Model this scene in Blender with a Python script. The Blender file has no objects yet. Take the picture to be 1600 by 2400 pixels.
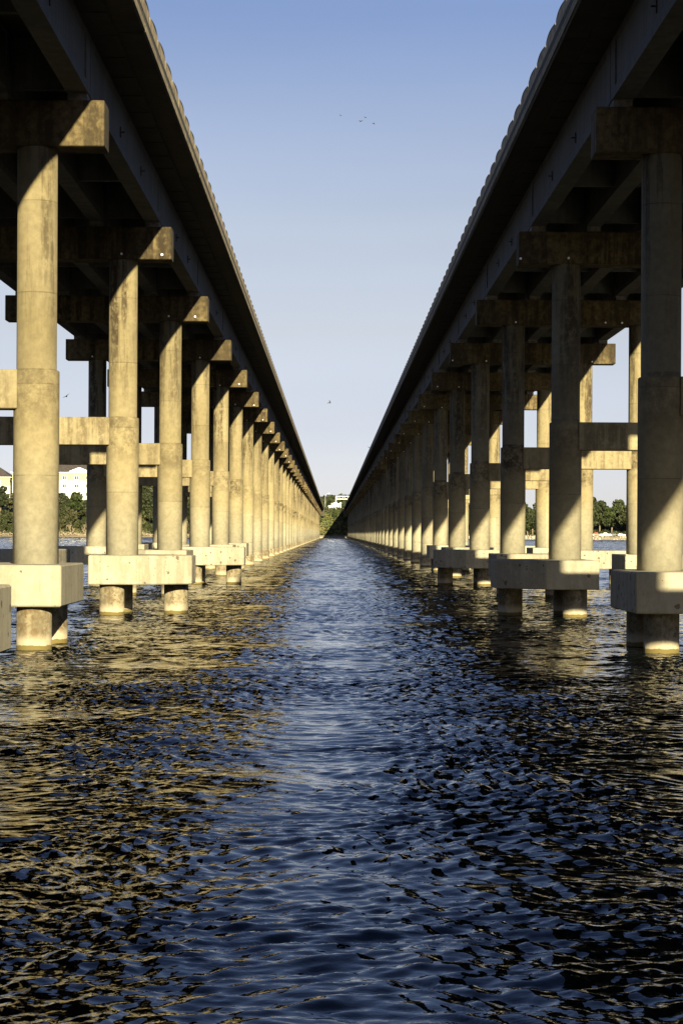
import bpy, bmesh, math, random
import numpy as np
from mathutils import Vector, Matrix, Euler
R = math.radians
C = bpy.context.scene.collection
scene = bpy.context.scene

# ------------------------------------------------------------------ camera
CAM_H = 3.09
cam_d = bpy.data.cameras.new("camera"); cam = bpy.data.objects.new("camera", cam_d); C.objects.link(cam)
cam.location = (0, 0, CAM_H)
cam.rotation_euler = Euler((R(90), 0, 0)).to_matrix().to_4x4().to_euler()
cam.rotation_euler = (Matrix.Rotation(R(-0.3), 4, 'Y') @ Matrix.Rotation(R(90), 4, 'X')).to_euler()
cam_d.sensor_fit = 'HORIZONTAL'; cam_d.sensor_width = 36
cam_d.lens = 4545 / 1600 * 36
cam_d.shift_x = 20 / 1600; cam_d.shift_y = 49 / 1600
cam_d.clip_start = 0.5; cam_d.clip_end = 12000
scene.camera = cam

# ------------------------------------------------------------------ light
SUN = Vector((0.69, -3.31, 1.0)).normalized()
elev = math.asin(SUN.z); azim = math.atan2(SUN.x, SUN.y)
w = bpy.data.worlds.new("World"); scene.world = w; w.use_nodes = True
nt = w.node_tree; nt.nodes.clear()
out = nt.nodes.new('ShaderNodeOutputWorld'); bg = nt.nodes.new('ShaderNodeBackground')
sky = nt.nodes.new('ShaderNodeTexSky'); sky.sky_type = 'NISHITA'; sky.sun_disc = False
sky.sun_elevation = elev; sky.sun_rotation = azim
sky.altitude = 100; sky.air_density = 1.0; sky.dust_density = 0.3; sky.ozone_density = 1.0
tc = nt.nodes.new('ShaderNodeTexCoord'); sx = nt.nodes.new('ShaderNodeSeparateXYZ')
ramp = nt.nodes.new('ShaderNodeValToRGB'); mul = nt.nodes.new('ShaderNodeMix')
mul.data_type = 'RGBA'; mul.blend_type = 'MULTIPLY'; mul.inputs[0].default_value = 1.0
nt.links.new(tc.outputs['Generated'], sx.inputs[0]); nt.links.new(sx.outputs[2], ramp.inputs[0])
SKYRAMP = [(0.0, (0.728, 0.839, 1.497)), (0.052, (0.755, 0.724, 1.061)), (0.105, (0.929, 0.766, 0.86)), (0.156, (1.081, 0.87, 0.902)), (0.208, (1.02, 0.851, 0.939)), (0.259, (0.803, 0.755, 0.949)), (0.309, (0.925, 0.879, 1.124)), (0.423, (1.164, 1.104, 1.381)), (0.707, (1.481, 1.489, 2.044)), (1.0, (1.291, 1.439, 2.236))]
cr = ramp.color_ramp
while len(cr.elements) < len(SKYRAMP): cr.elements.new(0.5)
for e, (p, c) in zip(cr.elements, SKYRAMP): e.position = p; e.color = (c[0]*0.55, c[1]*0.55, c[2]*0.55, 1)
nt.links.new(sky.outputs[0], mul.inputs[6]); nt.links.new(ramp.outputs[0], mul.inputs[7])
mpv = nt.nodes.new('ShaderNodeMapping'); mpv.inputs['Scale'].default_value = (1.5, 1.5, 7); nt.links.new(tc.outputs['Generated'], mpv.inputs[0])
nz = nt.nodes.new('ShaderNodeTexNoise'); nz.inputs['Scale'].default_value = 2.2; nz.inputs['Detail'].default_value = 5; nt.links.new(mpv.outputs[0], nz.inputs['Vector'])
mr = nt.nodes.new('ShaderNodeMapRange'); mr.inputs[1].default_value = 0.35; mr.inputs[2].default_value = 0.7; mr.inputs[3].default_value = 0.965; mr.inputs[4].default_value = 1.03; nt.links.new(nz.outputs[0], mr.inputs[0])
mul2 = nt.nodes.new('ShaderNodeMix'); mul2.data_type = 'RGBA'; mul2.blend_type = 'MULTIPLY'; mul2.inputs[0].default_value = 1.0
nt.links.new(mul.outputs[2], mul2.inputs[6]); nt.links.new(mr.outputs[0], mul2.inputs[7])
nt.links.new(mul2.outputs[2], bg.inputs[0]); nt.links.new(bg.outputs[0], out.inputs[0])
bg.inputs[1].default_value = 0.05
sd = bpy.data.lights.new("sun", 'SUN'); so = bpy.data.objects.new("sun", sd); C.objects.link(so)
sd.energy = 5.0; sd.angle = R(0.5); sd.color = (1.0, 0.87, 0.57)
so.rotation_euler = SUN.to_track_quat('Z', 'Y').to_euler(); so.location = (30, -60, 60)
vs = scene.view_settings
vs.view_transform = 'Standard'; vs.look = 'None'; vs.gamma = 1; vs.exposure = 1.98; vs.use_curve_mapping = False

# ------------------------------------------------------------------ helpers
def tag(o, label=None, cat=None, group=None, kind=None):
    if label: o['label'] = label
    if cat: o['category'] = cat
    if group: o['group'] = group
    if kind: o['kind'] = kind
    return o
def obj(name, me, parent=None, loc=(0, 0, 0), rot=(0, 0, 0)):
    o = bpy.data.objects.new(name, me); C.objects.link(o)
    if parent: o.parent = parent
    o.location = loc; o.rotation_euler = rot
    return o
def empty(name, loc, rz=0):
    o = bpy.data.objects.new(name, None); C.objects.link(o); o.location = loc; o.rotation_euler = (0, 0, rz)
    o.empty_display_size = 0.5
    return o
def mesh(name, bm, mat, smooth=False):
    me = bpy.data.meshes.new(name); bm.to_mesh(me); bm.free()
    for m in (mat if isinstance(mat, (list, tuple)) else [mat]): me.materials.append(m)
    if smooth:
        for p in me.polygons: p.use_smooth = True
    return me
def box(bm, x0, x1, y0, y1, z0, z1, mi=0):
    v = [bm.verts.new(p) for p in ((x0,y0,z0),(x1,y0,z0),(x1,y1,z0),(x0,y1,z0),(x0,y0,z1),(x1,y0,z1),(x1,y1,z1),(x0,y1,z1))]
    fs = []
    for f in ((3,2,1,0),(4,5,6,7),(0,1,5,4),(1,2,6,5),(2,3,7,6),(3,0,4,7)):
        g = bm.faces.new([v[i] for i in f]); g.material_index = mi; fs.append(g)
    return fs
def bbox(x0, x1, y0, y1, z0, z1, bev=0.03):
    bm = bmesh.new(); box(bm, min(x0,x1), max(x0,x1), y0, y1, z0, z1)
    if bev: bmesh.ops.bevel(bm, geom=bm.edges[:], offset=bev, segments=1, affect='EDGES')
    return bm
def prism(bm, pts, z0, z1):
    """vertical prism from ccw (x,y) outline"""
    a = 0
    for i in range(len(pts)):
        x0, y0 = pts[i]; x1, y1 = pts[(i+1) % len(pts)]; a += x0*y1 - x1*y0
    if a < 0: pts = pts[::-1]
    lo = [bm.verts.new((x, y, z0)) for x, y in pts]; hi = [bm.verts.new((x, y, z1)) for x, y in pts]
    n = len(pts); bm.faces.new(lo[::-1]); bm.faces.new(hi)
    for i in range(n): bm.faces.new((lo[i], lo[(i+1) % n], hi[(i+1) % n], hi[i]))
def prism_y(bm, pts, y0, y1, mi=0):
    """prism along y from (x,z) outline"""
    a = [bm.verts.new((x, y0, z)) for x, z in pts]; b = [bm.verts.new((x, y1, z)) for x, z in pts]
    n = len(pts); fs = [bm.faces.new(a), bm.faces.new(b[::-1])]
    for i in range(n): fs.append(bm.faces.new((a[i], b[i], b[(i+1) % n], a[(i+1) % n])))
    for f in fs: f.material_index = mi
    bmesh.ops.recalc_face_normals(bm, faces=fs)
def lathe(bm, prof, n=32, cx=0, cy=0, sharp=True):
    """prof list of (r,z); closed top and bottom"""
    rings = []
    for r, z in prof:
        rings.append([bm.verts.new((cx + r*math.cos(2*math.pi*i/n), cy + r*math.sin(2*math.pi*i/n), z)) for i in range(n)])
    for a, b in zip(rings, rings[1:]):
        for i in range(n):
            f = bm.faces.new((a[i], a[(i+1) % n], b[(i+1) % n], b[i])); f.smooth = True
    bm.faces.new(rings[0][::-1]); bm.faces.new(rings[-1])
    if sharp:
        for e in bm.edges:
            if len(e.link_faces) == 2 and e.calc_face_angle(0) > R(30): e.smooth = False
def tube(bm, p, q, r0, r1, n=6):
    p = Vector(p); q = Vector(q); d = q - p
    if d.length < 1e-5: return
    rot = d.to_track_quat('Z', 'Y').to_matrix()
    a = [bm.verts.new(p + rot @ Vector((r0*math.cos(2*math.pi*i/n), r0*math.sin(2*math.pi*i/n), 0))) for i in range(n)]
    b = [bm.verts.new(q + rot @ Vector((r1*math.cos(2*math.pi*i/n), r1*math.sin(2*math.pi*i/n), 0))) for i in range(n)]
    for i in range(n): bm.faces.new((a[i], a[(i+1) % n], b[(i+1) % n], b[i])).smooth = True
    bm.faces.new(a[::-1]); bm.faces.new(b)

# ------------------------------------------------------------------ materials
class NT:
    def __init__(s, name):
        s.m = bpy.data.materials.new(name); s.m.use_nodes = True; s.t = s.m.node_tree
        s.t.nodes.clear(); s.o = s.t.nodes.new('ShaderNodeOutputMaterial'); s.b = s.t.nodes.new('ShaderNodeBsdfPrincipled')
        s.t.links.new(s.b.outputs[0], s.o.inputs[0]); s.geo = s.t.nodes.new('ShaderNodeNewGeometry')
        s.pos = s.geo.outputs['Position']
    def lk(s, a, b):
        if isinstance(a, bpy.types.NodeSocket): s.t.links.new(a, b)
        else:
            b.default_value = a if not (isinstance(a, tuple) and len(a) == 3 and b.type == 'RGBA') else (*a, 1)
    def math(s, op, a, b=0.0, c=None, clamp=False):
        n = s.t.nodes.new('ShaderNodeMath'); n.operation = op; n.use_clamp = clamp
        s.lk(a, n.inputs[0]); s.lk(b, n.inputs[1])
        if c is not None: s.lk(c, n.inputs[2])
        return n.outputs[0]
    def mapr(s, v, a, b, c=0.0, d=1.0, smooth=True):
        n = s.t.nodes.new('ShaderNodeMapRange'); n.interpolation_type = 'SMOOTHSTEP' if smooth else 'LINEAR'
        for i, x in enumerate((v, a, b, c, d)): s.lk(x, n.inputs[i])
        return n.outputs[0]
    def scale(s, v, k):
        n = s.t.nodes.new('ShaderNodeVectorMath'); n.operation = 'MULTIPLY'; s.lk(v, n.inputs[0]); n.inputs[1].default_value = k
        return n.outputs[0]
    def noise(s, v, sc, det=4, rough=0.55, dist=0.0):
        n = s.t.nodes.new('ShaderNodeTexNoise'); s.lk(v, n.inputs['Vector']); n.inputs['Scale'].default_value = sc
        n.inputs['Detail'].default_value = det; n.inputs['Roughness'].default_value = rough; n.inputs['Distortion'].default_value = dist
        return n.outputs[0]
    def mix(s, f, a, b, mode='MIX'):
        n = s.t.nodes.new('ShaderNodeMix'); n.data_type = 'RGBA'; n.blend_type = mode
        s.lk(f, n.inputs[0]); s.lk(a, n.inputs[6]); s.lk(b, n.inputs[7])
        return n.outputs[2]
    def sep(s, v):
        n = s.t.nodes.new('ShaderNodeSeparateXYZ'); s.lk(v, n.inputs[0]); return n.outputs
    def bump(s, h, st=0.3, dist=0.02, prev=None):
        n = s.t.nodes.new('ShaderNodeBump'); n.inputs['Strength'].default_value = st; n.inputs['Distance'].default_value = dist
        s.lk(h, n.inputs['Height'])
        if prev: s.t.links.new(prev, n.inputs['Normal'])
        return n.outputs[0]
    def fin(s, col, rough=0.85, spec=0.3, nrm=None, metal=0.0):
        s.lk(col, s.b.inputs['Base Color']); s.lk(rough, s.b.inputs['Roughness'])
        s.b.inputs['Specular IOR Level'].default_value = spec; s.b.inputs['Metallic'].default_value = metal
        if nrm: s.t.links.new(nrm, s.b.inputs['Normal'])
        return s.m

def concrete(name, base, var, dark, streak=0.5, sband=None, pits=0.0, lifts=False, lowcol=None, collar=None, water=False, dirt=0.3):
    K = 0.52; base, var, dark = [tuple(x*K for x in q) for q in (base, var, dark)]
    if lowcol: lowcol = tuple(x*K for x in lowcol)
    n = NT(name); z = n.sep(n.pos)[2]
    big = n.mapr(n.noise(n.pos, 0.5, 5), 0.35, 0.65)
    c = n.mix(big, base, var)
    if lowcol:
        c = n.mix(n.mapr(n.math('ADD', z, n.math('MULTIPLY', n.noise(n.pos, 0.8, 3), 2.0)), 2.5, 7.0, 1.0, 0.0), c, lowcol)
    m = n.noise(n.pos, 5.0, 8, 0.7)
    c = n.mix(n.mapr(m, 0.3, 0.72, 0.0, dirt), c, dark)
    wn = n.t.nodes.new('ShaderNodeTexWhiteNoise'); wn.noise_dimensions = '3D'; cb = n.t.nodes.new('ShaderNodeCombineXYZ'); sp0 = n.sep(n.pos)
    n.lk(n.math('FLOOR', n.math('MULTIPLY', sp0[0], 0.2)), cb.inputs[0]); n.lk(n.math('FLOOR', n.math('MULTIPLY', sp0[1], 1/21.3)), cb.inputs[1]); n.lk(cb.outputs[0], wn.inputs[0])
    pv = n.sep(wn.outputs[1])
    if name[:4] in ('stai', 'colu', 'tie_', 'foot', 'pile'):
        c = n.mix(1.0, c, n.mapr(pv[0], 0, 1, 0.84, 1.06, False), 'MULTIPLY')
    # vertical run-off streaks
    st = n.noise(n.scale(n.pos, (2.2, 2.2, 0.16)), 1.0, 6, 0.62)
    s1 = n.mapr(st, 0.42, 0.58)
    blot = n.noise(n.scale(n.pos, (1, 1, 0.6)), 4.5, 8, 0.75)
    s1 = n.math('MULTIPLY', s1, n.mapr(blot, 0.32, 0.56))
    if sband:
        msk = n.mapr(n.math('ADD', z, n.math('MULTIPLY', n.noise(n.scale(n.pos, (1, 1, .2)), 0.9, 3), 3.0)), sband[0], sband[1])
        s1 = n.math('MULTIPLY', s1, msk)
    c = n.mix(n.math('MULTIPLY', n.math('MULTIPLY', s1, streak), n.mapr(pv[2], 0, 1, 0.65, 1.2, False), clamp=True), c, dark)
    if collar:
        collar_amt = n.mapr(pv[1], 0, 1, 0.5, 1.15, False)
        up = n.mapr(z, collar[0], collar[1]); dn = n.mapr(z, collar[2], collar[2] + 0.03, 1.0, 0.0)
        cl = n.math('MULTIPLY', up, dn)
        cl = n.math('MULTIPLY', cl, n.mapr(n.noise(n.pos, 2.4, 9, 0.78), 0.38, 0.62))
        cl = n.math('MULTIPLY', cl, n.mapr(n.noise(n.scale(n.pos, (0.13, 0.13, 0)), 1.7, 1), 0.3, 0.55, 0.25, 1.0))
        c = n.mix(n.math('MULTIPLY', cl, collar_amt, clamp=True), c, dark)
    nr = None
    if lifts:
        fr = n.math('FRACT', n.math('ADD', n.math('MULTIPLY', z, 1/2.44), 0.13))
        ln = n.math('LESS_THAN', fr, 0.012)
        cell = n.t.nodes.new('ShaderNodeTexWhiteNoise'); cell.noise_dimensions = '3D'
        px = n.t.nodes.new('ShaderNodeCombineXYZ'); sp = n.sep(n.pos)
        n.lk(n.math('FLOOR', n.math('MULTIPLY', sp[0], 0.2)), px.inputs[0]); n.lk(n.math('FLOOR', n.math('MULTIPLY', sp[1], 1/21.3)), px.inputs[1])
        n.lk(n.math('FLOOR', n.math('ADD', n.math('MULTIPLY', z, 1/2.44), 0.13)), px.inputs[2]); n.lk(px.outputs[0], cell.inputs[0])
        c = n.mix(1.0, c, n.mapr(cell.outputs[0], 0, 1, 0.9, 1.06), 'MULTIPLY')
        c = n.mix(n.math('MULTIPLY', ln, n.mapr(n.noise(n.pos, 1.3, 2), .4, .6, .1, .45)), c, dark)
        nr = n.bump(n.math('MULTIPLY', ln, -1.0), 0.5, 0.01)
    if pits:
        vo = n.t.nodes.new('ShaderNodeTexVoronoi'); n.lk(n.math('ADD', 0, 0), vo.inputs['Randomness']); vo.inputs['Randomness'].default_value = 1
        for l in list(vo.inputs['Randomness'].links): n.t.links.remove(l)
        wob = n.t.nodes.new('ShaderNodeVectorMath'); wob.operation = 'ADD'; n.lk(n.pos, wob.inputs[0])
        nn = n.t.nodes.new('ShaderNodeTexNoise'); nn.inputs['Scale'].default_value = 9; n.lk(n.pos, nn.inputs['Vector'])
        n.lk(n.scale(nn.outputs[1], (.12, .12, .12)), wob.inputs[1])
        vo.inputs['Scale'].default_value = 3.7; n.lk(wob.outputs[0], vo.inputs['Vector'])
        sz = n.mapr(n.sep(vo.outputs['Color'])[0], 0.35, 1.0, 0.0, 0.30, False)
        pt = n.math('LESS_THAN', vo.outputs['Distance'], sz)
        c = n.mix(n.math('MULTIPLY', pt, pits), c, (0.07, 0.05, 0.03))
        vo2 = n.t.nodes.new('ShaderNodeTexVoronoi'); vo2.inputs['Scale'].default_value = 7.0; n.lk(wob.outputs[0], vo2.inputs['Vector'])
        pt2 = n.math('LESS_THAN', vo2.outputs['Distance'], n.mapr(n.sep(vo2.outputs['Color'])[1], 0.4, 1.0, 0.0, 0.26, False))
        c = n.mix(n.math('MULTIPLY', pt2, pits * .8), c, (0.09, 0.065, 0.04))
    if water:
        rust = n.mapr(n.noise(n.pos, 4.5, 8, 0.8), 0.5, 0.58, 0, 0.85)
        c = n.mix(rust, c, (0.075, 0.048, 0.02))
        wz = n.math('ADD', z, n.math('MULTIPLY', n.math('SUBTRACT', n.noise(n.scale(n.pos, (1, 1, 0.3)), 6.0, 4), 0.5), 0.10))
        c = n.mix(n.mapr(wz, 0.5, 0.2, 0, 0.6), c, (0.34, 0.30, 0.21))
        c = n.mix(n.mapr(wz, 0.15, 0.12), c, (0.09, 0.07, 0.02))
        c = n.mix(n.mapr(wz, 0.03, 0.0), c, (0.025, 0.02, 0.01))
    nr = n.bump(m, 0.35, 0.02, nr)
    nr = n.bump(n.noise(n.pos, 45, 3), 0.2, 0.005, nr)
    return n.fin(c, 0.88, 0.25, nr)

DARKC = (0.085, 0.058, 0.028)
M = {}
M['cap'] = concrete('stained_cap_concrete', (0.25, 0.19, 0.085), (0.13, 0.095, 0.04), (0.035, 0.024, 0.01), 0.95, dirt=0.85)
M['column'] = concrete('column_concrete', (0.40, 0.335, 0.185), (0.34, 0.28, 0.145), (0.07, 0.05, 0.024), 0.9, (8.4, 12.4), lifts=True,
                       lowcol=(0.60, 0.56, 0.41), collar=(5.4, 6.6, 7.41), dirt=0.3)
M['beam'] = concrete('tie_beam_concrete', (0.42, 0.36, 0.21), (0.36, 0.30, 0.16), DARKC, 0.6, (5.6, 8.0), dirt=0.35)
M['footing'] = concrete('footing_concrete', (0.56, 0.52, 0.39), (0.49, 0.45, 0.33), (0.22, 0.18, 0.11), 0.4, pits=0.85, dirt=0.25)
M['pile'] = concrete('pile_concrete', (0.50, 0.45, 0.31), (0.40, 0.34, 0.21), (0.09, 0.065, 0.03), 0.6, pits=0.85, water=True, dirt=0.6)
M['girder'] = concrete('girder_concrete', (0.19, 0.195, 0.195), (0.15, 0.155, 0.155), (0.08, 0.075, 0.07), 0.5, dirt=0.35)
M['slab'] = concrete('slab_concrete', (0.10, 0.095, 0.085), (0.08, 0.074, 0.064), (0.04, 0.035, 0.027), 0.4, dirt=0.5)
M['parapet'] = concrete('parapet_concrete', (0.55, 0.46, 0.28), (0.40, 0.33, 0.20), (0.12, 0.09, 0.05), 0.6, dirt=0.5)
def simple(name, col, rough=0.6, spec=0.4, metal=0.0, ns=0.0, nscale=4.0):
    n = NT(name); c = col
    if ns:
        f = n.mapr(n.noise(n.pos, nscale, 5), 0.3, 0.7)
        c = n.mix(f, tuple(x*(1-ns) for x in col), tuple(min(1, x*(1+ns)) for x in col))
    return n.fin(c, rough, spec, None, metal)
M['rail'] = simple('weathered_aluminium', (0.50, 0.43, 0.30), 0.5, 0.5, 0.35, 0.3, 9)
M['railc'] = simple('weathered_rail', (0.22, 0.18, 0.11), 0.8, 0.3, 0, 0.4, 3)
M['asphalt'] = simple('asphalt', (0.05, 0.05, 0.05), 0.9, 0.2, 0, 0.3)
M['bolt'] = simple('rusty_steel', (0.03, 0.02, 0.015), 0.8, 0.3, 0, 0.4, 20)
M['white'] = simple('white_paint', (0.8, 0.79, 0.76), 0.5, 0.4, 0, 0.05)
M['pad'] = simple('bearing_rubber', (0.10, 0.09, 0.08), 0.8, 0.3, 0, 0.3, 6)
M['metal'] = simple('galvanised_steel', (0.52, 0.5, 0.45), 0.5, 0.5, 0.3, 0.15)
M['bark'] = simple('bark', (0.13, 0.10, 0.07), 0.9, 0.2, 0, 0.35, 3)
M['drift'] = simple('bleached_driftwood', (0.25, 0.205, 0.14), 0.9, 0.2, 0, 0.35, 0.8)
M['rock'] = simple('pale_limestone', (0.28, 0.255, 0.2), 0.9, 0.2, 0, 0.25, 0.6)
M['tyre'] = simple('tyre_rubber', (0.02, 0.02, 0.02), 0.8, 0.3)
M['glass'] = simple('dark_window_glass', (0.02, 0.025, 0.03), 0.08, 0.6)
M['bird'] = simple('dark_feathers', (0.03, 0.03, 0.035), 0.7, 0.3)
M['roof'] = simple('grey_roof_shingle', (0.045, 0.038, 0.034), 0.85, 0.2, 0, 0.2, 0.6)
M['cream'] = simple('cream_stucco', (0.36, 0.31, 0.155), 0.8, 0.2, 0, 0.06, 0.4)
M['stucco'] = simple('white_stucco', (0.42, 0.41, 0.37), 0.8, 0.2, 0, 0.06, 0.4)
M['skin'] = simple('brown_cloth', (0.15, 0.08, 0.05), 0.8, 0.2)

def leaf(name, a, b):
    n = NT(name)
    oi = n.t.nodes.new('ShaderNodeObjectInfo')
    f = n.mapr(n.noise(n.pos, 0.28, 4, 0.6), 0.35, 0.65)
    c = n.mix(f, a, b)
    c = n.mix(n.mapr(oi.outputs['Random'], 0, 1, 0, 0.5, False), c, (0.03, 0.034, 0.009))
    n.fin(c, 0.7, 0.25)
    return n.m
M['leaf_dark'] = leaf('dark_leaves', (0.007, 0.011, 0.003), (0.017, 0.023, 0.0055))
M['leaf_mid'] = leaf('green_leaves', (0.01, 0.018, 0.0035), (0.023, 0.034, 0.0065))
M['leaf_olive'] = leaf('olive_leaves', (0.02, 0.022, 0.008), (0.045, 0.042, 0.017))

def ground_mat():
    n = NT('bank_soil_and_grass')
    f = n.mapr(n.noise(n.pos, 0.12, 6, 0.65), 0.38, 0.62)
    c = n.mix(f, (0.06, 0.07, 0.022), (0.11, 0.095, 0.04))
    z = n.sep(n.pos)[2]
    c = n.mix(n.mapr(n.math('ADD', z, n.noise(n.pos, 0.4, 3)), 1.6, 3.0, 1, 0), c, (0.2, 0.165, 0.11))
    return n.fin(c, 0.95, 0.1, n.bump(n.noise(n.pos, 1.2, 6), 0.6, 0.4))
M['ground'] = ground_mat()

def water_mat():
    n = NT('lake_water')
    px, y, _ = n.sep(n.pos)
    h1 = n.noise(n.scale(n.pos, (0.8, 1.25, 1.0)), 0.9, 5, 0.6, 0.3)
    h3 = n.noise(n.scale(n.pos, (0.9, 1.3, 1)), 16.0, 3, 0.55, 0.2)
    far = n.mapr(y, 100.0, 400.0, 0.1, 1.2)
    a = n.math('MULTIPLY', n.math('MULTIPLY', h1, far), 0.35)
    d = n.math('MULTIPLY', h3, 0.0007)
    nr = n.bump(n.math('ADD', a, d), 1.0, 1.0)
    n.b.inputs['IOR'].default_value = 1.333
    m = n.fin((0.002, 0.003, 0.0025), 0.035, 0.5, nr)
    return m
M['water'] = water_mat()

# ------------------------------------------------------------------ water
def waves(X, Y, lmin):
    rng = np.random.RandomState(7)
    Z = np.zeros(X.shape, np.float32)
    # slow domain warp and gust patches
    wx = X.copy(); wy = Y.copy(); gust = np.ones(X.shape, np.float32)
    for i in range(7):
        L = rng.uniform(2.5, 9); th = rng.uniform(0, 2*np.pi); ph = rng.uniform(0, 6.28, 3)
        k = 2*np.pi/L; u = (X*np.cos(th) + Y*np.sin(th))*k
        wx += 0.03*L*np.sin(u + ph[0]); wy += 0.03*L*np.sin(u + ph[1]); gust += 0.17*np.sin(u*0.6 + ph[2])
    gust = np.clip(gust, 0.35, 1.8)
    K = 170
    lam = np.exp(np.linspace(np.log(0.15), np.log(4.5), K))
    for i in range(K):
        L = lam[i]*rng.uniform(0.93, 1.07)
        th = R(-95) + rng.normal(0, 0.75) if i % 4 else rng.uniform(0, 2*np.pi)
        ph = rng.uniform(0, 6.28)
        if L < lmin: continue
        k = 2*np.pi/L
        slope = 0.029 if L < 0.24 else 0.025 if L < 0.38 else 0.025*(0.38/L)**0.7 if L < 1 else 0.0127*(1/L)**1.3
        a = slope/k
        u = (wx*np.cos(th) + wy*np.sin(th))*k + ph
        s = np.sin(u)
        if L < 1.2: Z += (a*gust*(s + 0.18*np.cos(2*u))).astype(np.float32)
        else: Z += (a*s).astype(np.float32)
    return Z
def water_patches():
    V = []; F = []; off = 0
    patches = [(-5.0, 5.0, 9.0, 22.1, 0.032, 0.034, 0.14, .8), (-8.5, 8.5, 22.0, 44.2, 0.036, 0.04, 0.16, .8),
               (-20.0, 20.0, 44.0, 105.4, 0.066, 0.085, 0.28, .8), (-33.0, 33.0, 105.0, 181.0, 0.16, 0.2, 0.45, 1.3),
               (-72.0, 72.0, 180.0, 402.0, 0.32, 0.38, 0.42, 2.2), (-200.0, 200.0, 400.0, 1100.0, 1.0, 1.4, 0.38, 4.2)]
    for w0, w1, a_, b_ in ((5.0, 14.0, 9.0, 22.0), (8.5, 20.0, 22.0, 44.0), (20.0, 40.0, 44.0, 105.0)):
        r_ = 0.085 if b_ < 50 else 0.2
        patches += [(w0, w1, a_, b_, r_, r_, r_*4.5, .8), (-w1, -w0, a_, b_, r_, r_, r_*4.5, .8)]
    for (x0, x1, y0, y1, dx, dy, lm, sc) in patches:
        nx = int((x1-x0)/dx)+1; ny = int((y1-y0)/dy)+1
        X, Y = np.meshgrid(np.linspace(x0, x1, nx, dtype=np.float32), np.linspace(y0, y1, ny, dtype=np.float32))
        Z = waves(X/sc, Y/sc, lm)*sc*(1.05 if sc > 1.5 else 1.3)
        V.append(np.stack([X, Y, Z], -1).reshape(-1, 3))
        i = np.arange((nx-1)*(ny-1)); r = i//(nx-1); c = i % (nx-1); b = off + r*nx + c
        F.append(np.stack([b, b+1, b+nx+1, b+nx], -1)); off += nx*ny
    # surrounding flat sheets
    def quad(x0, x1, y0, y1):
        nonlocal off
        V.append(np.array([(x0,y0,0),(x1,y0,0),(x1,y1,0),(x0,y1,0)], np.float32)); F.append(np.array([[off,off+1,off+2,off+3]])); off += 4
    E = 3000
    quad(-E, E, -E, 9); quad(-E, E, 1100, 1400)
    for w_, a_, b_ in ((14, 9, 22), (20, 22, 44), (40, 44, 105), (33, 105, 180), (72, 180, 400), (200, 400, 1100)):
        quad(-E, -w_, a_, b_); quad(w_, E, a_, b_)
    V = np.concatenate(V); F = np.concatenate(F)
    me = bpy.data.meshes.new('water')
    me.vertices.add(len(V)); me.vertices.foreach_set('co', V.ravel())
    me.loops.add(len(F)*4); me.loops.foreach_set('vertex_index', F.ravel().astype(np.int32))
    me.polygons.add(len(F)); me.polygons.foreach_set('loop_start', np.arange(0, len(F)*4, 4, dtype=np.int32))
    me.polygons.foreach_set('use_smooth', np.ones(len(F), bool))
    me.update(calc_edges=True); me.materials.append(M['water'])
    return me
tag(obj('water', water_patches()), kind='structure')

# ------------------------------------------------------------------ terrain
def sstep(t): t = max(0.0, min(1.0, t)); return t*t*(3-2*t)
def shore_y(x):
    return 1082 - 30*sstep((x-40)/40) + 3*math.sin(x*0.05) + 2*math.sin(x*0.13+1)
def terrain_h(x, y):
    d = y - shore_y(x)
    if d < 0: return -3 + 3*sstep(1+d/15) - 0.1
    left = 1.0*sstep(d/3) + 4*sstep((d-8)/14) + 15*sstep((d-18)/70)
    cen = 1.0*sstep(d/3) + 15.2*sstep((d-1)/27)
    right = 2.0*sstep(d/4) + 1.0*sstep((d-22)/22) + 10*sstep((d-40)/60)
    wl = sstep((-x-26)/14); wr = sstep((x-26)/14)
    h = left*wl + right*wr + cen*(1-wl)*(1-wr)
    far = sstep((y-1300)/500)
    h += far*(3+3*math.sin(x*0.006+1.2)+9*math.exp(-((x-14)/60)**2))
    return h
def terrain():
    bm = bmesh.new()
    xs = sorted(set([-3000, -2000, -1200, -800, -600, -450] + list(range(-360, 361, 6)) + [450, 600, 800, 1200, 2000, 3000]))
    ys = list(range(1040, 1210, 4)) + list(range(1210, 1500, 20)) + list(range(1500, 2400, 60)) + [2600, 3000, 4000, 6000]
    g = [[bm.verts.new((x, y, terrain_h(x, y) + (0.25*math.sin(x*1.7+y*0.9) if y > shore_y(x)+4 else 0))) for x in xs] for y in ys]
    for j in range(len(ys)-1):
        for i in range(len(xs)-1): bm.faces.new((g[j][i], g[j][i+1], g[j+1][i+1], g[j+1][i])).smooth = True
    return mesh('terrain', bm, M['ground'])
tag(obj('terrain', terrain()), kind='structure')
def near_h(x, y):
    d = 3.5 + 1.2*math.sin(x*.21) + 0.8*math.sin(x*.55+2) - y
    return -2.5 + 2.5*sstep(1+d/6) if d < 0 else 1.3*sstep(d/4) + 2.2*sstep((d-6)/40) + 3.5*sstep((d-40)/60)
def near_bank():
    bm = bmesh.new(); xs = [-1500, -800, -400, -200, -120] + list(range(-80, 81, 4)) + [120, 200, 400, 800, 1500]
    ys = [-3000, -1000, -400, -200, -140, -110] + list(range(-90, -10, 5)) + [-10, -8, -6, -4, -2, 0, 1, 2, 3, 4, 5, 7]
    g = [[bm.verts.new((x, y, near_h(x, y) + .12*math.sin(x*2.1+y))) for x in xs] for y in ys]
    for j in range(len(ys)-1):
        for i in range(len(xs)-1): bm.faces.new((g[j][i], g[j][i+1], g[j+1][i+1], g[j+1][i])).smooth = True
    return mesh('near_bank', bm, M['ground'])
tag(obj('near_bank', near_bank()), kind='structure')
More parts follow.
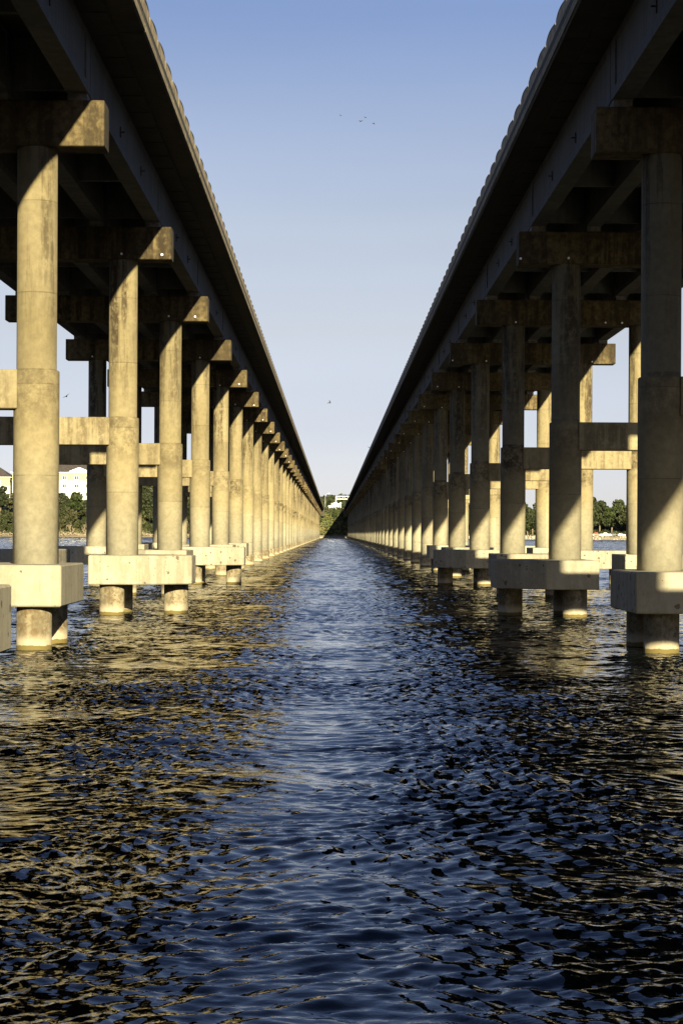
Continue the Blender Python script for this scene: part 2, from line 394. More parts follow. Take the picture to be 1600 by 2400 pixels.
def lakebed():
    bm = bmesh.new(); vs_ = [bm.verts.new(p) for p in ((-3000,-3000,-6),(3000,-3000,-6),(3000,1060,-6),(-3000,1060,-6))]; bm.faces.new(vs_)
    return mesh('lakebed', bm, M['ground'])
tag(obj('lakebed', lakebed()), kind='structure')

# ------------------------------------------------------------------ piers
S = 21.3; N_LAST = 51
def zn(n): return (n + 1.44)*S
RC, RL, RP, RSH = 0.535, 0.61, 0.457, 0.69
TIE0, TIE1 = 6.36, 7.40; CAP0, CAP1 = 13.33, 14.55; FT0, FT1 = 1.15, 2.22
GB, GT = 14.77, 16.44; SE = 16.79; PT = 17.07
SPAN_C = 6.15
ordw = ['nearest','second','third','fourth','fifth','sixth','seventh','eighth','ninth','tenth','eleventh','twelfth','thirteenth','fourteenth','fifteenth','sixteenth','seventeenth','eighteenth']
def hexfoot(side, tip):
    """footing outline in local x,y around its column; tip=+1 points outward (away from median), -1 to the median"""
    s = side*tip
    p = [(-1.0*s, -2.25), (0.95*s, -2.25), (2.72*s, -1.0), (2.72*s, 1.0), (0.95*s, 2.25), (-1.0*s, 2.25)]
    bm = bmesh.new(); prism(bm, p, FT0, FT1)
    bmesh.ops.bevel(bm, geom=bm.edges[:], offset=0.035, segments=1, affect='EDGES')
    return bm
MS = {}
for side in (-1, 1):
    o = side  # outward direction
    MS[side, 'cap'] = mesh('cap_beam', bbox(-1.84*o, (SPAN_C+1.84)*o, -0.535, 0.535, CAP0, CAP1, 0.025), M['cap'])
    MS[side, 'tie'] = mesh('tie_beam', bbox(0.45*o, (SPAN_C-0.45)*o, -0.47, 0.47, TIE0, TIE1, 0.02), M['beam'])
    for tip in (-1, 1):
        MS[side, 'foot', tip] = mesh('footing', hexfoot(side, tip), M['footing'])
def col_mesh(zb):
    bm = bmesh.new()
    lathe(bm, [(RL, zb), (RL, TIE1-0.03), (RL-0.03, TIE1), (RC, TIE1+0.001), (RC, CAP0)], 40)
    return mesh('column', bm, M['column'])
MS['col'] = col_mesh(FT1); MS['collow'] = col_mesh(1.06)
bm = bmesh.new(); lathe(bm, [(RP, -2.5), (RP, FT0)], 28); MS['pile'] = mesh('pile', bm, M['pile'])
bm = bmesh.new(); lathe(bm, [(RSH, -2.5), (RSH, 1.0), (RSH-0.04, 1.06)], 32); MS['shaft'] = mesh('shaft', bm, M['pile'])
MS['pad'] = mesh('bearing_pad', bbox(-0.26, 0.26, -0.42, 0.42, CAP1, GB, 0), M['pad'])
bm = bmesh.new(); bmesh.ops.create_cone(bm, cap_ends=True, segments=10, radius1=0.045, radius2=0.045, depth=0.03, matrix=Matrix.Rotation(R(90), 4, 'X')); MS['marker'] = mesh('marker', bm, M['white'])
U0 = {-1: 7.96, 1: 8.76}; DZ = {-1: 0.0, 1: -0.10}
GIRD = [-4.18 + 2.09*i for i in range(5)]
rnd = random.Random(3)
for side in (-1, 1):
    sw = 'left' if side < 0 else 'right'
    for n in range(-2, N_LAST):
        e = empty('bridge_pier', (side*U0[side], zn(n), DZ[side]))
        if n == 0: lab = 'nearest concrete pier of the %s row, a footing corner at the frame edge' % sw
        elif n < 0: lab = 'concrete pier of the %s bridge %s' % (sw, 'standing at the water edge beside the viewpoint' if n == -1 else 'on the near bank behind the viewpoint')
        elif n == 1: lab = 'tallest-looking concrete pier of the %s row, its column near the %s frame edge' % (sw, sw)
        elif n <= 16:
            look = {2: 'footing jutting towards the channel', 4: 'footing jutting towards the channel'}.get(n, 'sunlit cap end' if side < 0 else 'shaded cap and sunlit foot')
            lab = '%s full pier from the front in the %s row, %s' % (ordw[n-1], sw, look)
        elif n == N_LAST-1: lab = 'last and smallest concrete pier of the %s row, at the far bank' % sw
        else: lab = 'one of the far, closely packed concrete piers of the %s row' % sw
        tag(e, lab, 'bridge pier', 'concrete piers of the %s bridge' % sw)
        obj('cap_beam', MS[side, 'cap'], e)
        obj('tie_beam', MS[side, 'tie'], e)
        for k in (0, 1):
            cx = side*SPAN_C*k
            if n < 7:
                c = obj('column', MS['col'], e, (cx, 0, 0), (0, 0, rnd.uniform(0, 6.28)))
                tip = -1 if (k == 0 and n in (-2, 0, 2, 4)) else 1
                f = obj('footing', MS[side, 'foot', tip], e, (cx, 0, 0))
                s = side*tip
                for px, py in ((-0.2*s, -1.5), (-0.2*s, 1.5), (2.05*s, 0)):
                    obj('pile', MS['pile'], e, (cx+px, py, 0), (0, 0, rnd.uniform(0, 6.28)))
            else:
                obj('column', MS['collow'], e, (cx, 0, 0), (0, 0, rnd.uniform(0, 6.28)))
                obj('shaft', MS['shaft'], e, (cx, 0, 0))
        if n <= 20:
            for g in GIRD: obj('bearing_pad', MS['pad'], e, (side*SPAN_C/2 + g, 0, 0))
        if 2 <= n <= 12:
            ms = {(-1, 2): [-1.5, 0.02], (1, 2): [-1.78, 0.02], (1, 3): [0.05, 4.4, 5.2], (-1, 4): [6.4, 0.0], (1, 4): [-1.7, 0.3, 5.6, 6.6]}.get((side, n), [rnd.uniform(-1.6, -1.2), 0.05])
            for x in ms: obj('marker', MS['marker'], e, (side*x, -0.55, CAP0 + rnd.uniform(0.12, 0.24)))

# ------------------------------------------------------------------ decks
GAP = 0.06
def girder_mesh():
    bm = bmesh.new(); L = S - 0.12; hw = 0.29
    # end blocks, recessed web, flanges
    prof_full = [(-hw, GB), (hw, GB), (hw, GT), (-hw, GT)]
    r = 0.045
    prof_web = [(-hw, GB), (hw, GB), (hw, GB+0.26), (hw-r, GB+0.34), (hw-r, GT-0.22), (hw, GT-0.16), (hw, GT), (-hw, GT), (-hw, GT-0.16), (-hw+r, GT-0.22), (-hw+r, GB+0.34), (-hw, GB+0.26)]
    prism_y(bm, prof_full, 0.06, 0.85); prism_y(bm, prof_full, S-0.85, S-0.06); prism_y(bm, prof_web, 0.85, S-0.85)
    return mesh('girder', bm, M['girder'])
MS['girder'] = girder_mesh()
bm = bmesh.new(); box(bm, -0.02, 0.02, -0.03, 0.03, -0.16, 0.16); box(bm, -0.13, 0.0, -0.02, 0.02, -0.02, 0.02); MS['bolt'] = mesh('tie_bolt', bm, M['bolt'])
bm = bmesh.new()
for i in range(4): box(bm, GIRD[i]+0.245, GIRD[i+1]-0.245, -0.11, 0.11, GB+0.25, GT-0.02)
MS['diaph'] = mesh('diaphragm', bm, M['girder'])
HALF = {-1: 5.91, 1: 5.77}
for side in (-1, 1):
    sw = 'left' if side < 0 else 'right'
    hw = HALF[side]; cxd = U0[side] + SPAN_C/2
    deck = empty('bridge_deck', (side*cxd, 0, DZ[side]))
    tag(deck, 'long straight concrete bridge deck on girders with scalloped rail, along the %s side' % sw, 'bridge deck')
    # slab: thickened inner part, drip step 0.7 m in from the edge
    bm = bmesh.new()
    st = 0.70
    prof = [(-hw, GT+0.03), (-hw+st, GT+0.03), (-hw+st, GT-0.05), (hw-st, GT-0.05), (hw-st, GT+0.03), (hw, GT+0.03), (hw, SE), (-hw, SE)]
    prof = [(-hw, GT+0.03), (-hw+0.03, GT+0.0), (-hw+0.07, GT+0.0), (-hw+0.09, GT+0.05), (-hw+st, GT+0.05), (-hw+st+0.02, GT-0.04), (hw-st-0.02, GT-0.04), (hw-st, GT+0.05), (hw, GT+0.03), (hw, SE), (-hw, SE)]
    prism_y(bm, prof, 0.02, S-0.02)
    # thin form joints under the overhang (ribs)
    for k in range(1, 9):
        yy = k*S/9
        for s in (-1, 1): box(bm, min(s*(hw-st-0.04), s*(hw-1.4)), max(s*(hw-st-0.04), s*(hw-1.4)), yy-0.02, yy+0.02, GT-0.07, GT-0.035)
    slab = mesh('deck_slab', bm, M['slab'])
    def parapet(s):
        bm = bmesh.new(); a, b = s*(hw-0.03), s*(hw-0.30)
        prism_y(bm, [(a, SE+0.003), (b, SE+0.003), (b, PT), (a, PT)], 0.03, S-0.03)
        return mesh('parapet', bm, M['slab'])
    def fascia(s):
        bm = bmesh.new()
        for z0, z1, p in ((SE-0.27, SE-0.15, 0.035), (SE-0.11, SE-0.02, 0.02)):
            prism_y(bm, [(s*(hw+p), z0), (s*(hw+0.001), z0), (s*(hw+0.001), z1), (s*(hw+p), z1)], 0.03, S-0.03)
        return mesh('fascia_strip', bm, M['parapet'])
    def post(s):
        bm = bmesh.new(); x0, x1 = s*(hw-0.02), s*(hw-0.09); N = 10; top = []; 
        ys = [-1.25 + 2.24*i/N for i in range(N+1)]
        a = [(y, PT+0.30+0.062*math.cos(y/1.25*math.pi/2)**0.8 if abs(y) < 1.24 else PT+0.30) for y in ys]
        pts = [(-1.25, PT)] + [(1.25, PT)] + a[::-1]
        A = [bm.verts.new((x0 + s*0.035*math.cos(y/1.25*math.pi/2)*(z > PT+0.1), y, z)) for y, z in pts]; B = [bm.verts.new((x1, y, z)) for y, z in pts]; n_ = len(pts)
        bm.faces.new(A); bm.faces.new(B[::-1])
        for i in range(n_): bm.faces.new((A[i], B[i], B[(i+1) % n_], A[(i+1) % n_]))
        bmesh.ops.triangulate(bm, faces=bm.faces[:]); bmesh.ops.recalc_face_normals(bm, faces=bm.faces[:])
        return bm
    par = {s: parapet(s) for s in (-1, 1)}; fas = {s: fascia(s) for s in (-1, 1)}
    mid = -side  # direction of the median in local x
    bm = bmesh.new(); box(bm, -hw+0.52, hw-0.52, 0.02, S-0.02, SE+0.004, SE+0.06); road = mesh('road_surface', bm, M['asphalt'])
    for n in range(-4, N_LAST-1):
        y = zn(n)
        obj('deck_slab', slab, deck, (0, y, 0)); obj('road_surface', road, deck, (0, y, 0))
        for s in (-1, 1):
            obj('parapet', par[s], deck, (0, y, 0)); obj('fascia_strip', fas[s], deck, (0, y, 0))
        for i, g in enumerate(GIRD):
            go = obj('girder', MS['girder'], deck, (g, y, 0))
            if (g*mid > 4) and 0 <= n < 16:
                for fy in (0.36, 0.66): obj('tie_bolt', MS['bolt'], go, (0.26*mid, fy*S, GB+0.62), (0, 0, 0 if mid < 0 else math.pi))
        for fy in (0.02, 0.345, 0.655): obj('diaphragm', MS['diaph'], deck, (0, y+max(fy*S, 0.35), 0))
    # posts: nearest 290 on the median side as parts, the rest joined
    pm = mesh('rail_panel', post(mid), M['railc'])
    sp = 2.5; y = 20.0; k = 0; cnt = 0
    while cnt < 290:
        obj('rail_panel', pm, deck, (0, y, 0)); y += sp; cnt += 1
    bm = bmesh.new(); box_m = post(mid); tmp = bpy.data.meshes.new('t'); box_m.to_mesh(tmp); box_m.free()
    while y < zn(N_LAST-1):
        nb = len(bm.verts); bm.from_mesh(tmp); bm.verts.ensure_lookup_table()
        bmesh.ops.translate(bm, verts=bm.verts[nb:], vec=(0, y, 0)); y += sp
    other = post(-mid); other.to_mesh(tmp); other.free(); y = -60.0
    vv = np.array([v.co[:] for v in tmp.vertices]); ff = [tuple(p.vertices) for p in tmp.polygons]
    while y < zn(N_LAST-1):
        vs_ = [bm.verts.new((a[0], a[1]+y, a[2])) for a in vv]
        for f in ff: bm.faces.new([vs_[i] for i in f])
        y += sp
    ro = obj('rail_panels', mesh('rail_panels', bm, M['railc']), deck); ro['kind'] = 'stuff'
    # abutment
    ya = zn(N_LAST-1)
    ab = empty('abutment', (side*cxd, ya, 0)); tag(ab, 'pale concrete abutment wall at the far end of the %s bridge' % sw, 'abutment')
    obj('abutment_wall', mesh('abutment_wall', bbox(-hw-0.3, hw+0.3, 0.6, 2.4, 12.5, SE+DZ[side]-0.05, 0.05), M['slab']), ab)
    for s in (-1, 1): obj('wing_wall', mesh('wing_wall', bbox(s*(hw-0.3), s*(hw+0.2), 2.4, 12, 13, SE+0.3, 0.05), M['slab']), ab)

# ------------------------------------------------------------------ trees
def crown_mesh(seed, rx, rz, zc, nl, nleaf, mat, drop=0.0):
    r = np.random.RandomState(seed)
    V = []; F = []
    lobes = []
    for i in range(nl):
        a = r.uniform(0, 6.28); d = rx*math.sqrt(r.uniform(0, 1))*0.72; zz = zc + rz*r.uniform(-0.75, 0.75)
        q = 1 - 0.45*abs(zz-zc)/rz
        lobes.append((d*q*math.cos(a), d*q*math.sin(a), zz, rx*r.uniform(0.24, 0.46)))
    lobes.append((0, 0, zc+rz*0.55, rx*0.4)); lobes.append((0, 0, zc, rx*0.55))
    per = nleaf//len(lobes)
    for (x, y, z, R0) in lobes:
        p = r.normal(size=(per, 3)); p /= np.linalg.norm(p, axis=1)[:, None]
        rad = R0*(0.55 + 0.5*r.uniform(size=(per, 1))**0.5)
        c = np.array([x, y, z]) + p*rad*np.array([1, 1, 0.75])
        nrm = p*0.6 + r.normal(size=(per, 3))*0.6; nrm /= np.linalg.norm(nrm, axis=1)[:, None]
        t = np.cross(nrm, r.normal(size=(per, 3))); t /= np.linalg.norm(t, axis=1)[:, None]; b = np.cross(nrm, t)
        s = r.uniform(0.22, 0.5, (per, 1))
        for k, (u, v) in enumerate(((-1, -.7), (1, -.6), (.8, .8), (-.6, 1))):
            V.append(c + t*s*u + b*s*v)
    # interleave
    out_v = []; nb = 0
    for li in range(len(lobes)):
        a = np.stack(V[li*4:li*4+4], 1).reshape(-1, 3); out_v.append(a)
    VV = np.concatenate(out_v); nF = len(VV)//4
    me = bpy.data.meshes.new('crown')
    me.from_pydata(VV.tolist(), [], [(4*i, 4*i+1, 4*i+2, 4*i+3) for i in range(nF)])
    me.materials.append(mat)
    return me
def trunk_mesh(seed, h, r0):
    r = random.Random(seed); bm = bmesh.new()
    p = Vector((0, 0, -0.5)); q = Vector((r.uniform(-.4, .4), r.uniform(-.4, .4), h*0.45)); tube(bm, p, q, r0, r0*0.7, 7)
    top = Vector((r.uniform(-.8, .8), r.uniform(-.8, .8), h*0.85)); tube(bm, q, top, r0*0.7, r0*0.25, 6)
    for i in range(5):
        a = r.uniform(0, 6.28); s = q.lerp(top, r.uniform(0, .7)); e = s + Vector((math.cos(a)*h*.25, math.sin(a)*h*.25, h*r.uniform(.12, .25)))
        tube(bm, s, e, r0*0.35, r0*0.1, 5)
    return mesh('trunk', bm, M['bark'])
kinds = [
    ('round dark tree', crown_mesh(1, 5.0, 3.6, 6.6, 13, 2000, M['leaf_dark']), trunk_mesh(1, 9, .35), 'leaf_dark'),
    ('broad green tree', crown_mesh(2, 5.6, 3.2, 6.0, 15, 2200, M['leaf_mid']), trunk_mesh(2, 8.5, .38), 'leaf_mid'),
    ('tall dark tree', crown_mesh(3, 3.9, 4.8, 7.4, 13, 1900, M['leaf_dark']), trunk_mesh(3, 11, .32), 'leaf_dark'),
    ('thin olive tree', crown_mesh(4, 4.4, 3.4, 5.6, 10, 1000, M['leaf_olive']), trunk_mesh(4, 8.5, .28), 'leaf_olive'),
    ('small bright bush-like tree', crown_mesh(5, 3.4, 2.7, 3.6, 9, 1400, M['leaf_mid']), trunk_mesh(5, 5.5, .2), 'leaf_mid'),
]
tr = random.Random(11)
def place_tree(x, y, k, sc, where):
    nm, cm, tm, _ = kinds[k]
    e = empty('tree', (x, y, terrain_h(x, y)), tr.uniform(0, 6.28)); e.scale = (sc, sc, sc*tr.uniform(0.9, 1.25))
    tag(e, '%s %s' % (nm, where), 'tree', 'trees on the far bank'); TREES.append(e)
    obj('trunk', tm, e); obj('crown', cm, e)
def zone(px):
    for lim, t in ((28, 'at the left frame edge'), (137, 'behind the first left column'), (212, 'below the cream building'), (322, 'behind the second left column'),
                   (340, 'between the second and third left columns'), (434, 'behind the third left column'), (540, 'around the fourth left column'),
                   (782, 'by the left bridge end'), (1000, 'by the right bridge end'), (1228, 'behind the third right column'),
                   (1256, 'between the third and second right columns'), (1386, 'behind the second right column'), (1462, 'above the parked cars'), (1586, 'behind the first right column')):
        if px < lim: return t
    return 'at the right frame edge'
ROWN = ['at the waterline', 'on the lower bank', 'on the upper bank', 'on the crest']
TREES = []
rows = [(14, 6.5, (0.75, 1.0)), (30, 6.0, (0.9, 1.15)), (50, 6.2, (1.0, 1.2)), (80, 9.5, (0.9, 1.2))]
for ri, (dd, spc, (s0, s1)) in enumerate(rows):
    x = -225.0
    while x < 225:
        xx = x + tr.uniform(-2.2, 2.2); px = 780 + xx*4545/1110
        d = dd + tr.uniform(-5, 5)
        x += spc*tr.uniform(0.8, 1.2)
        if 540 < px < 730 or 840 < px < 1050: continue
        if 2 < abs(xx) < 22 and dd > 28: continue     # roads behind the abutments
        if abs(xx) <= 2 and dd > 20: continue
        if abs(xx) < 22: d = 6 + tr.uniform(0, 14)
        if xx > 30 and dd < 45:
            if 95 < xx < 130 and dd == 30: d = 26
            else: continue
        if -215 < xx < -138 and dd > 60: continue
        k = tr.choice([0, 0, 1, 1, 2, 2, 3, 4]) if ri else tr.choice([0, 1, 3, 3, 4, 4])
        sc = tr.uniform(s0, s1)
        if abs(xx) < 22: k = tr.choice([1, 4, 4]); sc = tr.uniform(0.55, 0.85)
        if xx > 30: sc *= 1.25
        if xx < -26: sc *= (0.85, 1.15, 1.25, 1.25)[ri]
        place_tree(xx, shore_y(xx)+d, k, sc, ROWN[ri] + ' ' + zone(px))

by = {}
for t in TREES: by.setdefault(t['label'], []).append(t)
for l, ts in by.items():
    if len(ts) > 1:
        for i, t in enumerate(sorted(ts, key=lambda t: t.location.x)): t['label'] = l + ', ' + ['leftmost', 'second from left', 'third from left', 'fourth from left', 'fifth from left'][min(i, 4)]
# pale bare trees on the left bank
def bare_tree():
    r = random.Random(5); bm = bmesh.new()
    def br(p, d, L, rad, dep):
        q = p + d*L; tube(bm, p, q, rad, rad*0.6, 5)
        if dep == 0: return
        for i in range(3 if dep > 1 else 2):
            nd = (d + Vector((r.uniform(-.7, .7), r.uniform(-.7, .7), r.uniform(-.1, .5)))).normalized(); br(q, nd, L*r.uniform(.6, .8), rad*0.6, dep-1)
    br(Vector((0, 0, -.3)), Vector((0.1, 0, 1)).normalized(), 2.4, .22, 4)
    br(Vector((0, 0, -.3)), Vector((-0.5, 0, 1)).normalized(), 2.2, .18, 3)
    return mesh('trunk', bm, M['drift'])
bt = bare_tree()
for x, lab in ((-147, 'pale leafless tree leaning over the driftwood beside the left building gap'), (-190, 'pale dead tree trunk among the bushes at the left edge'), (-139, 'small bleached bare tree right of the leaning one on the left shore')):
    e = empty('bare_tree', (x, shore_y(x)+7.5, terrain_h(x, shore_y(x)+7.5)-.2), x); tag(e, lab, 'tree', 'leafless trees on the left shore'); obj('trunk', bt, e)

# low shrubs: one mass
def scatter_leaves(name, fn, n, mat, smin, smax, seed):
    r = np.random.RandomState(seed); V = []
    P = np.array([fn(r) for _ in range(n)])
    nrm = r.normal(size=(n, 3)); nrm[:, 2] = abs(nrm[:, 2]); nrm /= np.linalg.norm(nrm, axis=1)[:, None]
    t = np.cross(nrm, r.normal(size=(n, 3))); t /= np.linalg.norm(t, axis=1)[:, None]; b = np.cross(nrm, t)
    s = r.uniform(smin, smax, (n, 1))
    A = np.stack([P + t*s*u + b*s*v for u, v in ((-1, -.7), (1, -.6), (.8, .8), (-.6, 1))], 1).reshape(-1, 3)
    me = bpy.data.meshes.new(name); me.from_pydata(A.tolist(), [], [(4*i, 4*i+1, 4*i+2, 4*i+3) for i in range(n)]); me.materials.append(mat)
    return me
def shrub_fn(r):
    x = r.uniform(-230, 230)
    if x > 30: d = r.uniform(40, 80)
    elif x > -26: d = r.uniform(3, 34)
    else: d = r.uniform(8, 60)
    y = shore_y(x)+d
    hb = (1.4 if x > 30 else 2.2)*(0.6+0.6*math.sin(x*0.9+math.sin(y*.7))*math.sin(x*.37+1)) + 0.3
    return (x, y, terrain_h(x, y) + r.uniform(0, 1)*max(0.4, hb))
tag(obj('shrub_cover', scatter_leaves('shrub_cover', shrub_fn, 26000, M['leaf_dark'], 0.25, 0.6, 4)), 'dense low green shrubs covering the far bank under the trees', 'shrubs', kind='stuff')
def hill_fn(r):
    y = r.uniform(1330, 2000); x = r.uniform(-90, 130)
    return (x, y, terrain_h(x, y) + r.uniform(0, 6))
tag(obj('hill_wood', scatter_leaves('hill_wood', hill_fn, 16000, M['leaf_dark'], 1.0, 2.6, 9)), 'wooded hill far behind the end of the bridges', 'wood', kind='stuff')

def near_fn(r):  # unseen trees added behind the camera to block low sun-side sky glow
    x = r.uniform(-140, 160); y = r.uniform(-120, -50)
    h = (6.5 + 2.5*math.sin(x*.11) + 1.5*math.sin(x*.37+y*.1))*(0.35 if -18 < x < 20 and y > -40 else 1)
    return (x, y, near_h(x, y) + h*r.uniform(0, 1)**.8)
tag(obj('added_near_wood', scatter_leaves('added_near_wood', near_fn, 24000, M['leaf_mid'], 0.4, 0.9, 14)), 'added unseen thicket on the near bank behind the viewpoint, blocking low sky glow', 'wood', kind='stuff')
# driftwood and rocks
def drift():
    r = random.Random(8); bm = bmesh.new()
    for i in range(1700):
        x = r.uniform(-230, -24); y = shore_y(x) + r.uniform(1.0, 9); z = terrain_h(x, y) + r.uniform(0, 1.6)*(0.4+0.6*abs(math.sin(x*.31)))
        L = r.uniform(0.8, 3.4); a = r.uniform(0, 6.28); e = r.gauss(0, .35)
        d = Vector((math.cos(a)*math.cos(e), math.sin(a)*math.cos(e), math.sin(e)))
        rad = r.uniform(.05, .2); m = Vector((x, y, z)) + d*L*.5 + Vector((0, 0, r.uniform(-.2, .3)))
        tube(bm, (x, y, z), m, rad, rad*.8, 5); tube(bm, m, m + (d+Vector((r.uniform(-.4, .4), r.uniform(-.4, .4), r.uniform(-.3, .4))))*L*.5, rad*.8, rad*.3, 5)
    return mesh('driftwood', bm, M['drift'])
tag(obj('driftwood', drift()), 'tangle of bleached driftwood along the left far shore', 'driftwood', kind='stuff')
def rocks():
    r = random.Random(9); bm = bmesh.new()
    for i in range(1500):
        left = i % 6 == 0
        x = r.uniform(-30, 30) if left else r.uniform(30, 230)
        t = r.uniform(0, 1); y = shore_y(x) + 4.5*t; z = -0.1 + 2.1*t + r.uniform(-.1, .15)
        if left: y = shore_y(x)+2*t; z = terrain_h(x, y)
        s = r.uniform(.25, .65)
        mt = Matrix.Translation((x, y, z)) @ Euler((r.uniform(0, 6), r.uniform(0, 6), r.uniform(0, 6))).to_matrix().to_4x4() @ Matrix.Diagonal((s, s*r.uniform(.6, 1), s*r.uniform(.5, .9), 1))
        bmesh.ops.create_icosphere(bm, subdivisions=1, radius=1, matrix=mt)
    for v in bm.verts: v.co += Vector((r.uniform(-.08, .08), r.uniform(-.08, .08), r.uniform(-.08, .08)))
    return mesh('riprap', bm, M['rock'])
tag(obj('riprap', rocks()), 'pale limestone riprap along the right far shore', 'rocks', kind='stuff')

# ------------------------------------------------------------------ buildings on the left bank
def window(parent, x, y, z, w=1.0, h=2.2):
    bm = bmesh.new(); box(bm, x-w/2-.18, x+w/2+.18, y-.12, y, z-.18, z+h+.18)
    f = obj('window', mesh('window', bm, M['white']), parent)
    bm = bmesh.new(); box(bm, x-w/2, x-.07, y-.16, y-.125, z, z+h); box(bm, x+.07, x+w/2, y-.16, y-.125, z, z+h)
    obj('pane', mesh('pane', bm, M['glass']), f)
def building(x0, x1, yf, zt, storeys, lab, ped=None, shade=False):
    b = empty('building', ((x0+x1)/2, yf, terrain_h((x0+x1)/2, yf)))
    tag(b, lab, 'building', 'buildings on the left bank')
    ox, oy, oz = b.location; D = 22.0; zb = oz-1
    bm = bmesh.new(); box(bm, x0-ox, x1-ox, 0, D, zt-5.0-oz, zt-oz); obj('wall', mesh('wall', bm, M['cream']), b)
    bm = bmesh.new(); box(bm, x0-ox-.05, x1-ox+.05, -.05, D+.05, zb-oz, zt-5.0-oz); w2 = obj('wall', mesh('wall', bm, M['stucco']), b); w2['label'] = 'white lower storeys'
    bm = bmesh.new(); e = .9; zr = zt-oz; hr = 6.5
    v = [bm.verts.new(p) for p in ((x0-ox-e, -e, zr), (x1-ox+e, -e, zr), (x1-ox+e, D+e, zr), (x0-ox-e, D+e, zr), (x0-ox+8, D/2, zr+hr), (x1-ox-8, D/2, zr+hr))]
    for f in ((0,1,5,4), (1,2,5), (2,3,4,5), (3,0,4), (3,2,1,0)): bm.faces.new([v[i] for i in f])
    rf = obj('roof', mesh('roof', bm, M['roof']), b)
    bm = bmesh.new(); box(bm, x0-ox-e-.1, x1-ox+e+.1, -e-.15, -e+.05, zr-.35, zr+.12); obj('eave', mesh('eave', bm, M['white']), rf)
    if ped is not None:
        bm = bmesh.new(); prism_y(bm, [(ped-ox-6.5, zr+.6), (ped-ox+6.5, zr+.6), (ped-ox, zr+3.1)], -e-.3, D/2-1); obj('pediment', mesh('pediment', bm, M['white']), rf)
    xx = x0-ox+3.2; i = 0
    while xx < x1-ox-2:
        for s in range(storeys): window(b, xx, -.05, zt-oz-4.3-5.0*s, 2.1)
        xx += 6.9 if i % 2 else 7.4; i += 1
    return b
building(-196, -141, 1185, 39.2, 3, 'long cream and white building with grey roof and white pediment behind the left trees', ped=-155)
building(-232, -200, 1200, 36.5, 3, 'pale shaded building wing with many narrow windows at the left edge')

# ------------------------------------------------------------------ vehicles on the right bank
def car_mesh(L, W, body, cab):
    bm = bmesh.new(); prism_y(bm, body, -W/2, W/2)
    bmesh.ops.bevel(bm, geom=[e for e in bm.edges if abs(e.verts[0].co.y-e.verts[1].co.y) < .01], offset=.07, segments=2, affect='EDGES')
    g = bmesh.new(); prism_y(g, cab, -W/2-.01+.0, W/2+.01); return bm, g
def vehicle(x, y, kind, col, lab, cat, flip=1):
    z = terrain_h(x, y)+.05
    e = empty('parked_'+kind, (x, y, z)); tag(e, lab, cat, 'vehicles parked on the right bank')
    m = simple(kind+'_paint', col, 0.3, 0.5)
    if kind == 'pickup':
        L, W = 6.0, 2.0
        body = [(-3, .45), (3, .45), (3, 1.0), (2.8, 1.15), (1.3, 1.22), (.6, 1.9), (-.9, 1.95), (-1.15, 1.2), (-3, 1.2)]
        cab = [(.95, 1.25), (.5, 1.78), (-.75, 1.82), (-.9, 1.25)]
    elif kind == 'suv':
        L, W = 4.9, 1.95
        body = [(-2.45, .4), (2.45, .4), (2.45, .95), (2.2, 1.1), (1.1, 1.15), (.5, 1.78), (-2.0, 1.8), (-2.45, 1.1)]
        cab = [(.95, 1.18), (.4, 1.66), (-1.9, 1.68), (-2.15, 1.18)]
    else:
        L, W = 4.4, 1.8
        body = [(-2.2, .35), (2.2, .35), (2.2, .8), (1.9, .92), (1.0, .98), (.3, 1.45), (-1.1, 1.45), (-1.7, 1.0), (-2.2, .95)]
        cab = [(.85, 1.0), (.25, 1.36), (-1.05, 1.36), (-1.45, 1.0)]
    body = [(flip*a, b) for a, b in body]; cab = [(flip*a, b) for a, b in cab]
    b, g = car_mesh(L, W, body, cab)
    bo = obj('body', mesh('body', b, m), e); obj('window', mesh('window', g, M['glass']), bo)
    for sx_ in (-1, 1):
        for sy_ in (-1, 1):
            w_ = bmesh.new(); bmesh.ops.create_cone(w_, cap_ends=True, segments=16, radius1=.38, radius2=.38, depth=.26, matrix=Matrix.Rotation(R(90), 4, 'X'))
            wo = obj('wheel', mesh('wheel', w_, M['tyre']), e, (sx_*L*.31, sy_*(W/2-.1), .38))
            h_ = bmesh.new(); bmesh.ops.create_cone(h_, cap_ends=True, segments=10, radius1=.2, radius2=.2, depth=.28, matrix=Matrix.Rotation(R(90), 4, 'X')); obj('rim', mesh('rim', h_, M['metal']), wo)
def yv(x): return shore_y(x)+7.5
vehicle(140.6, yv(140), 'car', (.75, .75, .73), 'white car at the left end of the parked row on the right bank', 'car')
vehicle(144.2, yv(144)+1.5, 'pickup', (.45, .05, .02), 'red-orange pickup parked on the right bank left of the white pickup', 'pickup truck', -1)
vehicle(149.4, yv(149), 'pickup', (.72, .73, .74), 'white pickup truck in the middle of the parked row on the right bank', 'pickup truck')
vehicle(154.3, yv(154)+.8, 'suv', (.02, .02, .025), 'black SUV parked right of the white pickup on the right bank', 'car')
vehicle(158.0, yv(158), 'car', (.78, .78, .78), 'white car partly behind the black SUV on the right bank', 'car')
